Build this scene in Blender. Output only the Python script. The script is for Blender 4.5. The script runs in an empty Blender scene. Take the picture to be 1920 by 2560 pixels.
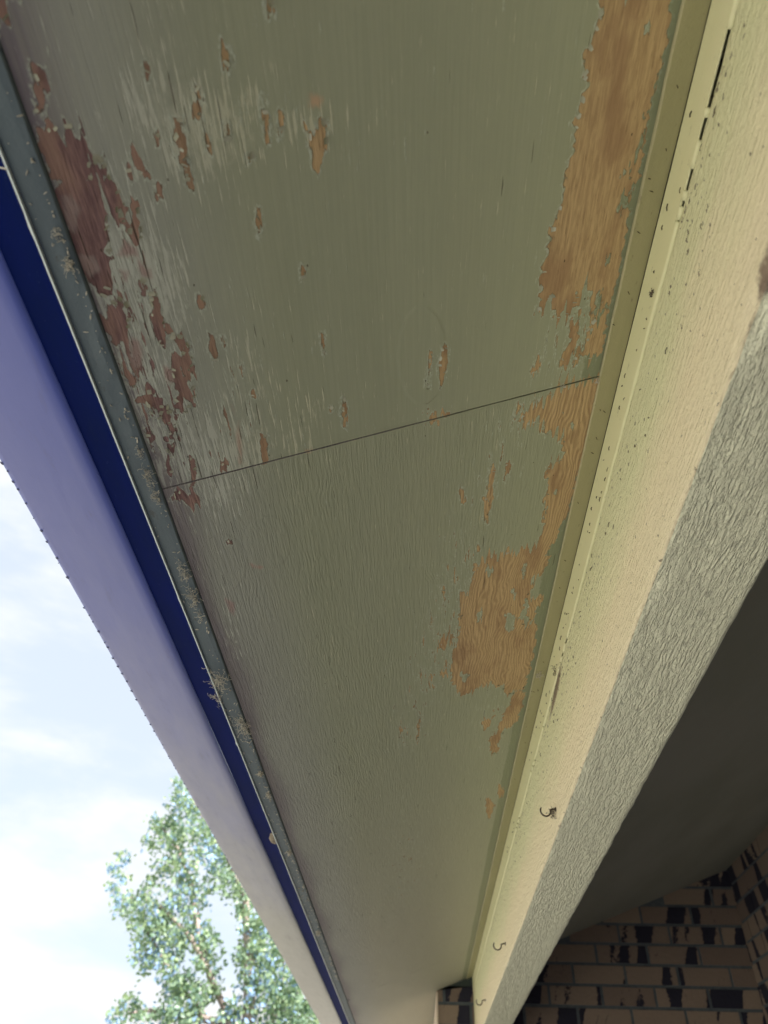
import bpy, math, random
import numpy as np
from mathutils import Matrix, Vector, noise as mnoise
random.seed(7); rng = np.random.default_rng(11)
sc = bpy.context.scene
H = 1.75                      # height of the camera above the lawn
SL = 0.377                    # roof slope
COS = 1/math.sqrt(1+SL*SL); SIN = SL*COS

# ---------------------------------------------------------------- camera
cam = bpy.data.cameras.new('camera'); co = bpy.data.objects.new('camera', cam); sc.collection.objects.link(co)
cam.sensor_fit = 'HORIZONTAL'; cam.sensor_width = 36; cam.lens = 36*1900/1920
cam.clip_start = 0.01; cam.clip_end = 3000
Rm = Matrix(((0.99909106, 0.00299727, 0.04252132, 0), (0.03360724, -0.66901854, -0.74248552, 0), (0.02622212, 0.74323968, -0.66851117, 0), (0, 0, 0, 1)))
co.matrix_world = Matrix.Translation((0, 0, H)) @ Rm
cam.dof.use_dof = True; cam.dof.focus_distance = 0.85; cam.dof.aperture_fstop = 11
sc.camera = co

# ---------------------------------------------------------------- node helpers
class G:
    def __init__(s, nt): s.nt = nt
    def n(s, t, **kw):
        nd = s.nt.nodes.new(t)
        for k, v in kw.items():
            if k.startswith('i_'):
                key = k[2:]
                key = int(key) if key.isdigit() else key.replace('_', ' ')
                s.put(nd.inputs[key], v)
            else: setattr(nd, k, v)
        return nd
    def put(s, sock, v):
        if hasattr(v, 'is_linked'): s.nt.links.new(v, sock)
        elif isinstance(v, (tuple, list)) and sock.type == 'RGBA' and len(v) == 3: sock.default_value = (*v, 1)
        else: sock.default_value = v
    def m(s, op, a, b=0.0, c=None, clamp=False):
        nd = s.nt.nodes.new('ShaderNodeMath'); nd.operation = op; nd.use_clamp = clamp
        s.put(nd.inputs[0], a); s.put(nd.inputs[1], b)
        if c is not None: s.put(nd.inputs[2], c)
        return nd.outputs[0]
    def mix(s, f, a, b, mode='MIX'):
        nd = s.nt.nodes.new('ShaderNodeMix'); nd.data_type = 'RGBA'; nd.blend_type = mode
        s.put(nd.inputs[0], f); s.put(nd.inputs[6], a); s.put(nd.inputs[7], b)
        return nd.outputs[2]
    def noise(s, vec, scale=1, detail=3, rough=.55, dist=0):
        nd = s.n('ShaderNodeTexNoise', i_Vector=vec, i_Scale=scale, i_Detail=detail, i_Roughness=rough, i_Distortion=dist)
        return nd.outputs[0]
    def scale(s, vec, sx, sy, sz, off=(0, 0, 0)):
        nd = s.n('ShaderNodeMapping', i_Vector=vec, i_Scale=(sx, sy, sz), i_Location=off); return nd.outputs[0]
    def ramp(s, v, lo, hi, a=0., b=1.):
        nd = s.n('ShaderNodeMapRange', interpolation_type='SMOOTHSTEP'); s.put(nd.inputs[0], v)
        nd.inputs[1].default_value = lo; nd.inputs[2].default_value = hi; nd.inputs[3].default_value = a; nd.inputs[4].default_value = b
        return nd.outputs[0]
    def attr(s, name): return s.n('ShaderNodeAttribute', attribute_name=name).outputs['Fac']
def mat(name, fn):
    m = bpy.data.materials.new(name); m.use_nodes = True; nt = m.node_tree
    bs = nt.nodes['Principled BSDF']; g = G(nt); obj = g.n('ShaderNodeTexCoord').outputs['Object']
    fn(g, bs, obj); return m
def bump(g, bs, h, dist, strength=1.0):
    b = g.n('ShaderNodeBump', i_Height=h, i_Distance=dist, i_Strength=strength); g.put(bs.inputs['Normal'], b.outputs[0])

# ---------------------------------------------------------------- sky and sun
w = bpy.data.worlds.new('World'); sc.world = w; w.use_nodes = True
g = G(w.node_tree); bg = w.node_tree.nodes['Background']
SUN = Vector((0.66, -0.5, 0.85)).normalized()
sky = g.n('ShaderNodeTexSky', sky_type='NISHITA', sun_disc=False, sun_elevation=math.asin(SUN.z), sun_rotation=math.atan2(SUN.x, SUN.y), altitude=100, air_density=1.0, dust_density=1.5)
dirv = g.n('ShaderNodeTexCoord').outputs['Generated']
cl1 = g.noise(g.scale(dirv, 1.6, 1.6, 4.2, (.3, .1, 0)), 2.3, 7, .52, .15)
cl2 = g.noise(g.scale(dirv, 1, 1, 2.5, (3, 1, 0)), 7, 6, .6, .3)
cld = g.ramp(g.m('ADD', cl1, g.m('MULTIPLY', cl2, .22)), .52, .78)
veil = g.mix(.85, sky.outputs[0], (2.72,2.98,3.28))
g.put(bg.inputs[0], g.mix(cld, veil, (3.45,3.5,3.5))); bg.inputs[1].default_value = 0.1
sun = bpy.data.lights.new('sun', 'SUN'); sun.energy = 5.0; sun.angle = math.radians(.53); sun.color = (1, .95, .86)
so = bpy.data.objects.new('sun', sun); sc.collection.objects.link(so); so.rotation_euler = SUN.to_track_quat('Z', 'Y').to_euler()
sc.view_settings.view_transform = 'Standard'; sc.view_settings.look = 'None'; sc.view_settings.gamma = 1
sc.view_settings.exposure = 1.65

# ---------------------------------------------------------------- mesh helpers
def link(name, vs, fs, m=None, parent=None, smooth=False, loc=(0, 0, 0), rot=(0, 0, 0), attrs=None, mi=None):
    me = bpy.data.meshes.new(name); me.from_pydata([tuple(v) for v in vs], [], fs)
    if m is not None:
        for q in (m if isinstance(m, list) else [m]): me.materials.append(q)
    if mi is not None: me.polygons.foreach_set('material_index', mi)
    if smooth: me.polygons.foreach_set('use_smooth', [True]*len(me.polygons))
    if attrs:
        for k, v in attrs.items():
            a = me.attributes.new(k, 'FLOAT', 'POINT'); a.data.foreach_set('value', np.asarray(v, dtype=np.float32))
    me.update(); o = bpy.data.objects.new(name, me); sc.collection.objects.link(o)
    o.location = loc; o.rotation_euler = rot
    if parent is not None: o.parent = parent
    return o
def tag(o, label=None, cat=None, group=None, kind=None):
    for k, v in (('label', label), ('category', cat), ('group', group), ('kind', kind)):
        if v: o[k] = v
    return o
def empty(name, loc=(0, 0, 0), rot=(0, 0, 0)):
    o = bpy.data.objects.new(name, None); sc.collection.objects.link(o); o.location = loc; o.rotation_euler = rot; return o
class MB:
    def __init__(s): s.v = []; s.f = []; s.a = []
    def add(s, vs, fs, a=0.):
        b = len(s.v); s.v += [tuple(q) for q in vs]; s.f += [tuple(b+i for i in f) for f in fs]; s.a += [a]*len(vs)
    def box(s, x0, x1, y0, y1, z0, z1, a=0.):
        s.add([(x, y, z) for z in (z0, z1) for y in (y0, y1) for x in (x0, x1)], [(0, 2, 3, 1), (4, 5, 7, 6), (0, 1, 5, 4), (2, 6, 7, 3), (0, 4, 6, 2), (1, 3, 7, 5)], a)
    def tube(s, pts, r, n=6, a=0.):
        pts = [Vector(p) for p in pts]; rs = r if isinstance(r, (list, tuple)) else [r]*len(pts)
        b = len(s.v); up = Vector((.31, .52, .8)).normalized()
        for i, p in enumerate(pts):
            t = (pts[min(i+1, len(pts)-1)]-pts[max(i-1, 0)]).normalized()
            e1 = t.cross(up); e1 = e1.normalized() if e1.length > 1e-4 else t.orthogonal().normalized(); e2 = t.cross(e1); up = -e2 if False else up
            for k in range(n):
                q = p+(e1*math.cos(2*math.pi*k/n)+e2*math.sin(2*math.pi*k/n))*rs[i]; s.v.append(tuple(q)); s.a.append(a)
        for i in range(len(pts)-1):
            for k in range(n): s.f.append((b+i*n+k, b+i*n+(k+1) % n, b+(i+1)*n+(k+1) % n, b+(i+1)*n+k))
        s.f.append(tuple(b+k for k in range(n))); s.f.append(tuple(b+(len(pts)-1)*n+k for k in reversed(range(n))))
    def build(s, name, m, parent=None, **kw):
        if kw.pop('keepattr', False): kw['attrs'] = {'rnd': s.a}
        return link(name, s.v, s.f, m, parent, **kw)
def extrude(prof, ys, jit=None):      # closed profile in x,z swept along y
    n = len(prof); vs = []; fs = []
    for j, y in enumerate(ys):
        for i, (x, z) in enumerate(prof):
            dx, dz = jit(i, y, x, z) if jit else (0, 0); vs.append((x+dx, y, z+dz))
    for j in range(len(ys)-1):
        for i in range(n):
            k = (i+1) % n; fs.append((j*n+i, j*n+k, (j+1)*n+k, (j+1)*n+i))
    fs.append(tuple(range(n-1, -1, -1))); fs.append(tuple((len(ys)-1)*n+i for i in range(n)))
    return vs, fs
def nz(x, y=0., z=0.): return mnoise.noise(Vector((x, y, z)))

# ---------------------------------------------------------------- traced wear of the soffit (millimetres on the panel: across, along)
PEEL=[[(385,148),(385,165),(383,177),(380,188),(380,203),(381,223),(379,234),(379,251),(379,272),(376,288),(374,308),(369,329),(368,344),(368,364),(366,384),(368,397),(374,400),(377,387),(379,384),(383,386),(386,412),(389,414),(392,403),(401,411),(405,396),(411,382),(416,378),(422,410),(429,425),(428,399),(425,389),(430,395),(434,403),(441,412),(444,401),(445,386),(445,370),(445,356),(443,333),(443,315),(438,304),(441,295),(444,289),(445,273),(443,254),(442,244),(441,228),(442,223),(444,214),(443,197),(441,176),(438,154)],[(405,415),(412,416),(414,438),(414,463),(408,470),(401,470),(402,457),(406,439)],[(429,422),(441,419),(446,441),(447,460),(441,470),(429,467),(424,456),(428,439)],[(374,449),(378,467),(373,469),(368,467),(372,457)],[(418,450),(420,453),(419,475),(416,472)],[(422,432),(426,432),(426,437)],[(275,408),(278,415),(278,438),(273,455),(271,426)],[(262,416),(263,417),(260,456),(259,455)],[(264,484),(269,491),(281,493),(283,496),(280,498),(263,496),(256,496),(256,493),(263,494)],[(178,443),(180,453),(176,478),(175,465)],[(76,346),(77,350),(76,361),(74,371),(72,363)],[(99,461),(102,464),(98,496),(94,495)],[(58,484),(64,483),(61,497),(56,496)],[(74,312),(76,314),(73,324),(72,322)],[(155,307),(156,311),(153,318)],[(165,448),(166,450),(165,454)],[(165,368),(166,370),(164,389),(164,384)],[(99,410),(100,413),(99,417),(97,416)],[(84,350),(85,355),(84,359)],[(84,186),(88,188),(89,198),(86,211),(88,227),(85,231),(84,221),(85,207),(82,203)],[(55,202),(57,205),(60,217),(54,216)],[(63,224),(67,225),(65,234),(62,232)],[(171,207),(174,205),(175,211),(180,200),(182,206),(182,218),(176,233),(172,228),(172,217)],[(97,181),(101,182),(100,189),(96,188)],[(13,147),(17,147),(16,156),(12,157)],[(9,158),(11,159),(11,166),(8,172),(6,170)],[(124,150),(126,151),(126,159),(123,164)],[(116,196),(117,204),(115,204)],[(144,183),(143,207),(143,212),(141,211)],[(128,254),(129,265),(125,275)],[(49,211),(49,221),(48,217)],[(152,191),(155,199),(151,207)],[(102,199),(104,202),(102,210)],[(128,216),(130,218),(128,220)],[(72,193),(73,197),(71,201)],[(5,107),(14,108),(6,123),(-2,126)],[(155,128),(156,133),(154,137)],[(102,171),(104,174),(103,177)],[(75,156),(76,160),(74,163)],[(3,182),(15,181),(20,178),(22,185),(26,190),(28,197),(24,210),(24,217),(29,207),(31,202),(34,204),(35,214),(37,222),(39,229),(40,238),(48,240),(47,248),(44,259),(38,253),(36,246),(35,237),(29,235),(25,242),(22,258),(20,268),(18,281),(10,293),(7,296),(2,290),(1,281),(-1,273),(-3,263),(-2,252),(-1,239),(0,223),(1,208),(2,195)],[(15,301),(19,301),(21,307),(18,322),(13,333),(4,336),(2,336),(0,326),(-2,317),(1,313),(5,315),(11,304)],[(40,302),(44,304),(42,318),(43,331),(42,343),(38,349),(36,343),(36,331),(36,320)],[(47,339),(54,344),(57,356),(56,367),(53,374),(48,376),(45,389),(51,391),(49,405),(41,413),(36,421),(34,405),(37,394),(37,382),(41,367),(50,361),(52,353),(45,349)],[(5,355),(7,364),(7,378),(3,375),(3,363)],[(7,390),(23,385),(21,402),(19,416),(13,411),(12,399)],[(27,403),(28,414),(25,434),(17,460),(15,452),(22,435)],[(5,422),(9,433),(6,438),(4,432)],[(30,467),(34,469),(32,493),(30,497),(27,495)],[(8,504),(30,500),(26,525),(16,519),(7,510)],[(22,404),(24,407),(21,422),(19,416)],[(35,287),(38,292),(36,302),(34,300)],[(14,460),(13,474),(11,482),(10,476)],[(43,584),(47,588),(46,593),(43,590)],[(395,497),(423,496),(453,499),(453,521),(451,546),(451,573),(450,601),(449,630),(448,661),(448,685),(446,705),(443,717),(438,753),(427,769),(433,782),(430,814),(417,822),(411,861),(403,916),(412,932),(434,944),(440,995),(441,1049),(438,1107),(435,1133),(418,1138),(405,1133),(394,1100),(368,1076),(348,1079),(329,1089),(317,1073),(308,1046),(302,995),(304,944),(310,911),(312,877),(307,853),(316,825),(324,783),(325,755),(343,745),(379,751),(402,756),(416,740),(416,715),(416,691),(409,674),(414,663),(412,639),(405,612),(417,604),(425,606),(422,577),(420,566),(398,558),(392,541),(378,534),(367,534),(364,519),(375,508),(389,517),(394,507)],[(412,867),(431,872),(438,897),(428,909),(427,932),(419,922)],[(424,1134),(436,1133),(441,1192),(435,1256),(413,1264),(405,1318),(408,1361),(395,1351),(386,1285),(399,1258),(404,1209),(417,1169)],[(281,893),(302,894),(300,918),(290,918),(286,935)],[(364,1199),(391,1199),(372,1241)],[(286,991),(297,998),(295,1012),(287,1007)],[(334,583),(339,589),(340,628),(338,660),(333,668),(334,618)],[(300,605),(307,631),(302,629)],[(352,588),(357,588),(357,608),(354,607)],[(357,504),(361,505),(356,531)],[(333,658),(336,664),(336,680)],[(328,633),(336,636),(337,676),(333,658)],[(284,779),(286,790),(284,804)],[(327,711),(330,725),(327,731)],[(218,1122),(223,1130),(218,1159)],[(251,1106),(254,1116),(247,1202)],[(269,988),(275,992),(271,1008)],[(308,801),(312,803),(315,846),(311,866)],[(327,758),(332,758),(332,787)],[(327,711),(330,725),(327,731)],[(420,1503),(440,1555),(442,1605),(431,1584)],[(398,1555),(425,1629),(417,1702),(404,1636)]]
KEEP=[[(440,248),(443,254),(439,277),(438,286),(432,287),(424,282),(428,281),(435,280),(436,271),(437,260)],[(436,299),(442,301),(437,308),(434,322),(432,323),(429,312),(431,303)],[(435,236),(441,237),(439,240),(436,239)],[(420,172),(426,172),(428,181),(422,181)],[(413,378),(418,383),(419,401),(415,406),(408,411),(406,405),(410,394),(412,385)],[(426,390),(431,392),(433,404),(428,411),(425,402)],[(428,356),(434,357),(435,368),(430,367)],[(393,547),(396,547),(399,556),(394,554)],[(424,550),(432,553),(431,565),(424,559)],[(411,526),(418,529),(417,533),(412,530)],[(421,654),(426,656),(427,668),(423,667)],[(316,1010),(336,1028),(327,1047),(319,1032)],[(333,858),(345,864),(344,894),(336,885)],[(379,889),(398,899),(398,934),(385,940)],[(382,831),(393,842),(391,873)],[(342,763),(355,774),(353,787),(340,783)],[(398,773),(403,781),(399,819),(395,812)],[(30,200),(32,205),(28,212),(24,212),(26,204)]]
PINK=[[(3,222),(8,222),(11,232),(7,240),(4,248),(0,245),(0,237)],[(16,332),(21,339),(21,350),(17,360),(11,363),(10,354)],[(38,275),(44,284),(43,290),(36,289),(36,282)],[(24,279),(30,282),(26,289),(24,287)],[(33,365),(40,371),(38,382),(35,386),(31,376)],[(81,438),(80,460),(76,489),(72,489),(75,461)],[(136,492),(142,494),(140,498),(135,496)],[(23,676),(33,690),(26,714),(23,703)],[(58,629),(72,643),(67,645),(58,635)],[(173,184),(184,189),(180,195),(172,194)],[(78,419),(79,425),(78,432)],[(33,259),(40,266),(39,272),(24,269)],[(-1,263),(9,265),(11,276),(4,280),(0,274)]]
PLUG=[[(55,630),(49,650),(39,664),(28,669),(17,664),(9,650),(6,630),(9,609),(15,591),(24,578),(35,573),(45,578),(52,590),(56,608)],[(105,616),(101,634),(92,647),(81,651),(70,646),(62,633),(58,615),(59,596),(64,580),(73,569),(83,565),(93,569),(101,580),(105,597)],[(278,423),(276,447),(270,466),(260,474),(249,471),(239,456),(233,434),(231,410),(234,388),(240,372),(249,364),(259,367),(268,379),(275,398)]]
CHALK=[(111,203,43,32,1.0),(74,170,26,47,0.6),(177,208,16,25,0.8),(10,379,35,101,1.0),(53,297,21,48,0.9),(101,379,18,42,0.6),(68,476,58,64,1.0),(143,455,22,51,0.5),(16,257,30,53,1.1),(21,725,13,122,0.7),(129,892,10,82,0.5),(12,1030,11,71,0.4),(48,524,24,29,0.8),(87,2167,77,690,0.4),(106,155,35,54,0.2),(-33,400,10,81,0.9)]
FLECK=[(291,878,34,130,1.1),(265,986,30,166,0.9),(227,1129,28,124,0.8),(341,602,30,69,0.9),(366,519,26,34,0.9),(383,1171,42,124,0.9),(420,434,34,42,0.8),(392,446,21,34,0.8),(223,1803,61,410,0.9),(14,366,32,114,1.0),(80,409,28,92,0.7),(308,781,37,126,0.9),(410,496,39,36,0.6)]
CLUMPS=[(-4.75,15.28,6.02,0.26),(-4.83,15.26,5.72,0.23),(-4.56,15.34,5.71,0.39),(-5.1,15.17,5.36,0.18),(-4.86,15.24,5.26,0.28),(-4.34,15.4,5.23,0.38),(-5.14,15.15,4.96,0.18),(-4.71,15.29,4.93,0.31),(-4.04,15.48,4.78,0.38),(-4.89,15.23,4.56,0.23),(-4.42,15.38,4.53,0.38),(-5.61,14.98,4.66,0.13),(-5.75,14.93,4.42,0.14),(-5.64,14.97,4.11,0.14),(-5.51,15.02,4.32,0.11),(-5.46,15.04,3.85,0.2),(-5.17,15.14,3.96,0.18),(-5.04,15.19,4.3,0.1),(-5.11,15.16,3.69,0.3),(-4.75,15.28,3.88,0.38),(-4.36,15.39,4.0,0.35),(-4.11,15.46,4.23,0.2),(-4.59,15.33,3.51,0.42),(-4.16,15.45,3.55,0.32),(-4.88,15.24,3.37,0.3),(-4.94,15.22,3.11,0.22),(-4.52,15.35,3.18,0.3),(-4.75,15.28,2.94,0.17),(-4.34,15.4,2.83,0.27),(-3.86,15.53,3.27,0.27),(-3.81,15.54,2.98,0.27),(-3.69,15.57,4.47,0.3),(-3.34,15.65,4.17,0.3),(-3.2,15.68,3.82,0.33),(-3.07,15.7,3.47,0.37),(-2.9,15.73,3.18,0.4),(-3.23,15.67,3.16,0.22),(-2.98,15.72,2.84,0.3),(-2.7,15.77,2.9,0.4),(-2.46,15.81,2.62,0.4),(-2.23,15.84,2.35,0.39),(-2.85,15.74,2.5,0.37),(-3.26,15.66,2.3,0.3),(-3.7,15.57,2.59,0.22),(-4.02,15.49,2.6,0.35),(-3.99,15.49,2.26,0.39),(-4.33,15.4,2.58,0.22),(-4.25,15.43,2.21,0.25),(-4.93,15.22,2.4,0.18),(-4.92,15.22,2.2,0.2),(-5.04,15.19,2.09,0.15),(-4.65,15.31,2.14,0.17),(-3.82,15.54,3.5,0.15),(-3.67,15.57,4.9,0.31),(-2.58,15.79,3.27,0.4),(-2.87,15.74,3.88,0.4),(-2.12,15.86,2.92,0.45),(-1.87,15.89,2.4,0.44),(-4.0,15.49,5.09,0.26),(-4.69,15.3,1.82,0.34),(-4.1,15.46,1.86,0.44),(-3.5,15.61,1.89,0.44),(-2.89,15.74,1.92,0.44),(-2.26,15.84,1.94,0.44),(-1.63,15.92,1.97,0.44),(-4.3,15.41,1.4,0.44),(-3.65,15.58,1.43,0.49),(-2.98,15.72,1.46,0.49),(-2.29,15.84,1.49,0.49),(-1.59,15.92,1.51,0.49),(-3.93,15.51,0.99,0.44),(-3.21,15.67,1.02,0.49),(-2.47,15.81,1.05,0.49),(-1.79,15.9,1.07,0.44)]
LIMBS=[[(-2.63,15.78,-0.19),(-2.77,15.76,0.92),(-2.94,15.73,2.16),(-3.03,15.71,2.88),(-3.15,15.69,3.47),(-3.29,15.66,4.17),(-3.64,15.58,4.73),(-4.2,15.44,5.43),(-4.71,15.29,6.07)],[(-2.85,15.74,1.53),(-3.24,15.67,2.15),(-3.59,15.59,2.63),(-3.81,15.54,2.98),(-4.13,15.46,3.4),(-4.66,15.31,3.82),(-5.18,15.14,4.0),(-5.49,15.03,3.96)],[(-2.81,15.75,1.22),(-2.61,15.79,2.18),(-2.45,15.81,2.55),(-2.45,15.81,3.28),(-2.74,15.76,3.89)],[(-2.95,15.73,2.18),(-3.19,15.68,1.84),(-3.99,15.49,2.47),(-4.58,15.33,3.06),(-4.9,15.23,3.48)],[(-3.81,15.54,2.98),(-4.34,15.4,4.33),(-4.72,15.29,4.97),(-5.1,15.17,5.36)],[(-3.24,15.67,2.15),(-4.18,15.44,2.25),(-4.64,15.31,2.29),(-4.96,15.21,2.2)]]

def sdf(u, v, poly, cap=16.):
    out = np.full(u.shape, -cap); P = np.array(poly, float)
    bb = (u > P[:, 0].min()-cap) & (u < P[:, 0].max()+cap) & (v > P[:, 1].min()-cap) & (v < P[:, 1].max()+cap)
    if not bb.any(): return out
    x = u[bb]; y = v[bb]; d = np.full(x.shape, 1e9); ins = np.zeros(x.shape, bool)
    for i in range(len(P)):
        a = P[i-1]; b = P[i]; e = b-a; L = max(e@e, 1e-9)
        t = np.clip(((x-a[0])*e[0]+(y-a[1])*e[1])/L, 0, 1)
        d = np.minimum(d, np.hypot(x-a[0]-t*e[0], y-a[1]-t*e[1]))
        c = (a[1] > y) != (b[1] > y)
        with np.errstate(divide='ignore', invalid='ignore'): xi = a[0]+(y-a[1])*e[0]/(e[1] if abs(e[1]) > 1e-9 else 1e-9)
        ins ^= c & (x < xi)
    out[bb] = np.clip(np.where(ins, d, -d), -cap, cap); return out

# ---------------------------------------------------------------- materials
def woodlines(g, o, across, K=6., fx=8., fy=3., swap=False):
    sx = g.n('ShaderNodeSeparateXYZ', i_Vector=o)
    nn = g.noise(g.scale(o, fx, fy, 1), 1.0, 2.5, .5, .3)
    ph = g.m('ADD', g.m('MULTIPLY', sx.outputs[0], across), g.m('MULTIPLY', nn, K))
    return g.m('ADD', g.m('MULTIPLY', g.m('SINE', g.m('MULTIPLY', ph, 6.2832)), .5), .5)
def m_soffit(g, bs, o):
    wood = g.attr('wood'); pink = g.attr('pink'); chalk = g.attr('chalk'); ring = g.attr('ring'); curl = g.attr('curl'); side = g.attr('side')
    jag = g.noise(g.scale(o, 210, 30, 1), 1, 6, .7); jag2 = g.noise(g.scale(o, 420, 260, 1), 1, 3, .6)
    calm = g.ramp(wood, -7., 1., .35, 1.)
    wd = g.m('ADD', g.m('ADD', wood, .75), g.m('ADD', g.m('MULTIPLY', g.m('SUBTRACT', jag, .5), 13.), g.m('MULTIPLY', g.m('SUBTRACT', jag2, .5), 3.)))
    mic = g.noise(g.scale(o, 230, 24, 1, (4, 4, 0)), 1, 4, .62)
    wd = g.m('MAXIMUM', wd, g.m('MULTIPLY', g.m('SUBTRACT', g.m('ADD', mic, g.m('ADD', g.m('MULTIPLY', chalk, .05), g.m('MULTIPLY', g.attr('fleck'), .15))), .765), 26.))
    bare = g.ramp(wd, -.2, .25)
    primer = g.m('MULTIPLY', g.m('MULTIPLY', g.ramp(wd, -3.2, -.8), g.ramp(jag2, .38, .62)), g.m('SUBTRACT', 1., bare))
    curly = woodlines(g, o, 210., 11., 17., 8.)
    cfull = curly
    rmask = g.ramp(g.noise(g.scale(o, 7, 3.2, 1, (2.5, .4, 0)), 1, 3, .6), .44, .62)
    curly = g.m('MULTIPLY', g.m('MULTIPLY', curly, rmask), g.ramp(g.noise(g.scale(o, 45, 22, 1), 1, 4, .65), .3, .62))
    lines2 = g.ramp(g.noise(g.scale(o, 360, 26, 1, (8, 8, 0)), 1, 4, .62), .42, .60)
    fine = g.noise(g.scale(o, 700, 16, 1), 1, 4, .6)
    fine2 = g.noise(g.scale(o, 330, 9, 1, (5, 2, 0)), 1, 5, .65)
    big = g.noise(g.scale(o, 9, 2.5, 1), 1, 4, .6)
    # thin pale worn strokes along the grain
    st = g.noise(g.scale(o, 430, 26, 1, (1, 7, 0)), 1, 3, .55)
    st2 = g.noise(g.scale(o, 160, 120, 1, (9, 3, 0)), 1, 4, .65)
    stv = g.m('ADD', st, g.m('ADD', g.m('MULTIPLY', chalk, .2), g.m('MULTIPLY', g.m('SUBTRACT', st2, .5), .22)))
    stroke = g.m('MULTIPLY', g.ramp(stv, .64, .76), .68)
    wash = g.m('MULTIPLY', g.ramp(g.m('ADD', g.m('MULTIPLY', chalk, .5), g.m('SUBTRACT', st2, .5)), .3, .75), .4)
    ck = g.noise(g.scale(o, 420, 13, 1, (3, 11, 0)), 1, 2, .5)
    crack = g.ramp(g.m('ADD', ck, g.m('MULTIPLY', chalk, .07)), .735, .765)
    dots = g.n('ShaderNodeTexVoronoi', i_Vector=g.scale(o, 1, .6, 1), i_Scale=70., feature='F1')
    dot = g.m('MULTIPLY', g.m('LESS_THAN', dots.outputs['Distance'], .055), g.m('LESS_THAN', g.n('ShaderNodeSeparateColor', i_Color=dots.outputs['Color']).outputs[0], .16))
    
    paint = g.mix(big, (.335,.365,.28), (.385,.405,.31))
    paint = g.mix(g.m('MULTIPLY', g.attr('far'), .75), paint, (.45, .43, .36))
    paint = g.mix(g.m('MULTIPLY', side, .85), paint, (.37,.385,.38))
    paint = g.mix(g.m('MULTIPLY', g.attr('left_tint'), .9), paint, (.20,.17,.22))
    paint = g.mix(g.m('MULTIPLY', g.ramp(fine2, .35, .7), .13), paint, (.56, .58, .44))
    chk = g.mix(side, (.66, .66, .53), (.60, .63, .60))
    paint = g.mix(g.m('MAXIMUM', stroke, wash, clamp=True), paint, chk)
    paint = g.mix(g.m('MULTIPLY', primer, .75), paint, (.56, .62, .56))
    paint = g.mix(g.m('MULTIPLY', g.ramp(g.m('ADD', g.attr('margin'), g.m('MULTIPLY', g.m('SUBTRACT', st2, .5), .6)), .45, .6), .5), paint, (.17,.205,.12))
    pk = g.ramp(g.m('ADD', pink, g.m('MULTIPLY', g.m('SUBTRACT', jag, .5), 9.)), -2., 3.)
    pkc = g.mix(side, (.55, .40, .28), (.40, .30, .295))
    # bare plywood
    wl = g.mix(curl, g.noise(g.scale(o, 420, 34, 1, (2, 2, 0)), 1, 6, .68, .5), g.m('ADD', g.m('MULTIPLY', cfull, .24), g.m('MULTIPLY', fine2, .80)))
    wb = g.mix(g.ramp(wl, .32, .68), (.42,.285,.165), (.62,.45,.265))
    pore = g.ramp(g.noise(g.scale(o, 640, 62, 1, (6, 1, 0)), 1, 3, .6), .58, .70)
    wb = g.mix(g.m('MULTIPLY', pore, .5), wb, (.20, .115, .06))
    blot = g.noise(g.scale(o, 26, 9, 1, (7, 1, 0)), 1, 4, .6)
    wb = g.mix(g.m('MULTIPLY', g.ramp(blot, .47, .66), .6), wb, (.33,.195,.12))
    old = g.mix(g.ramp(wl, .32, .68), (.15, .085, .10), (.33, .205, .205))
    old = g.mix(g.m('MULTIPLY', g.ramp(blot, .42, .62), .55), old, (.46, .30, .24))
    wb = g.mix(side, wb, old)
    rg = g.ramp(g.m('ABSOLUTE', g.m('ADD', ring, g.m('MULTIPLY', g.m('SUBTRACT', jag, .5), 1.2))), .25, .75, 1., 0.)
    rgm = g.m('MULTIPLY', rg, g.ramp(st2, .40, .60))
    col = g.mix(pk, paint, pkc)
    col = g.mix(g.m('MULTIPLY', bare, g.m('SUBTRACT', 1., g.m('MULTIPLY', pk, .8))), col, wb)
    edge = g.m('MULTIPLY', g.ramp(wd, -.5, .1), g.ramp(wd, .2, .9, 1., 0.))
    col = g.mix(g.m('MULTIPLY', edge, .12), col, (.10, .06, .045))
    col = g.mix(g.m('MULTIPLY', g.m('MAXIMUM', crack, dot), .75), col, (.06, .045, .035))
    col = g.mix(g.m('MULTIPLY', g.m('MULTIPLY', rgm, g.ramp(big, .5, .6)), .5), col, (.11, .10, .075))
    g.put(bs.inputs['Base Color'], col)
    g.put(bs.inputs['Roughness'], g.mix(bare, (.55, .55, .55), (.85, .85, .85))); bs.inputs['Specular IOR Level'].default_value = .35
    h = g.m('ADD', g.m('MULTIPLY', bare, -.8), g.m('MULTIPLY', g.ramp(g.m('ADD', ring, g.m('MULTIPLY', jag, 1.5)), -1.6, 2.6, .0, .3), 1.))
    h = g.m('SUBTRACT', h, g.m('MULTIPLY', crack, .8)); h = g.m('ADD', h, g.m('MULTIPLY', primer, .2))
    h = g.m('ADD', h, g.m('MULTIPLY', fine2, .22)); h = g.m('ADD', h, g.m('MULTIPLY', stroke, -.25))
    h = g.m('ADD', h, g.m('MULTIPLY', g.m('MULTIPLY', curly, curl), .2)); h = g.m('ADD', h, g.m('MULTIPLY', g.m('MULTIPLY', lines2, curl), .2)); h = g.m('ADD', h, g.m('MULTIPLY', g.m('MULTIPLY', fine, side), .25))
    bump(g, bs, h, .0011, .9)
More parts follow.
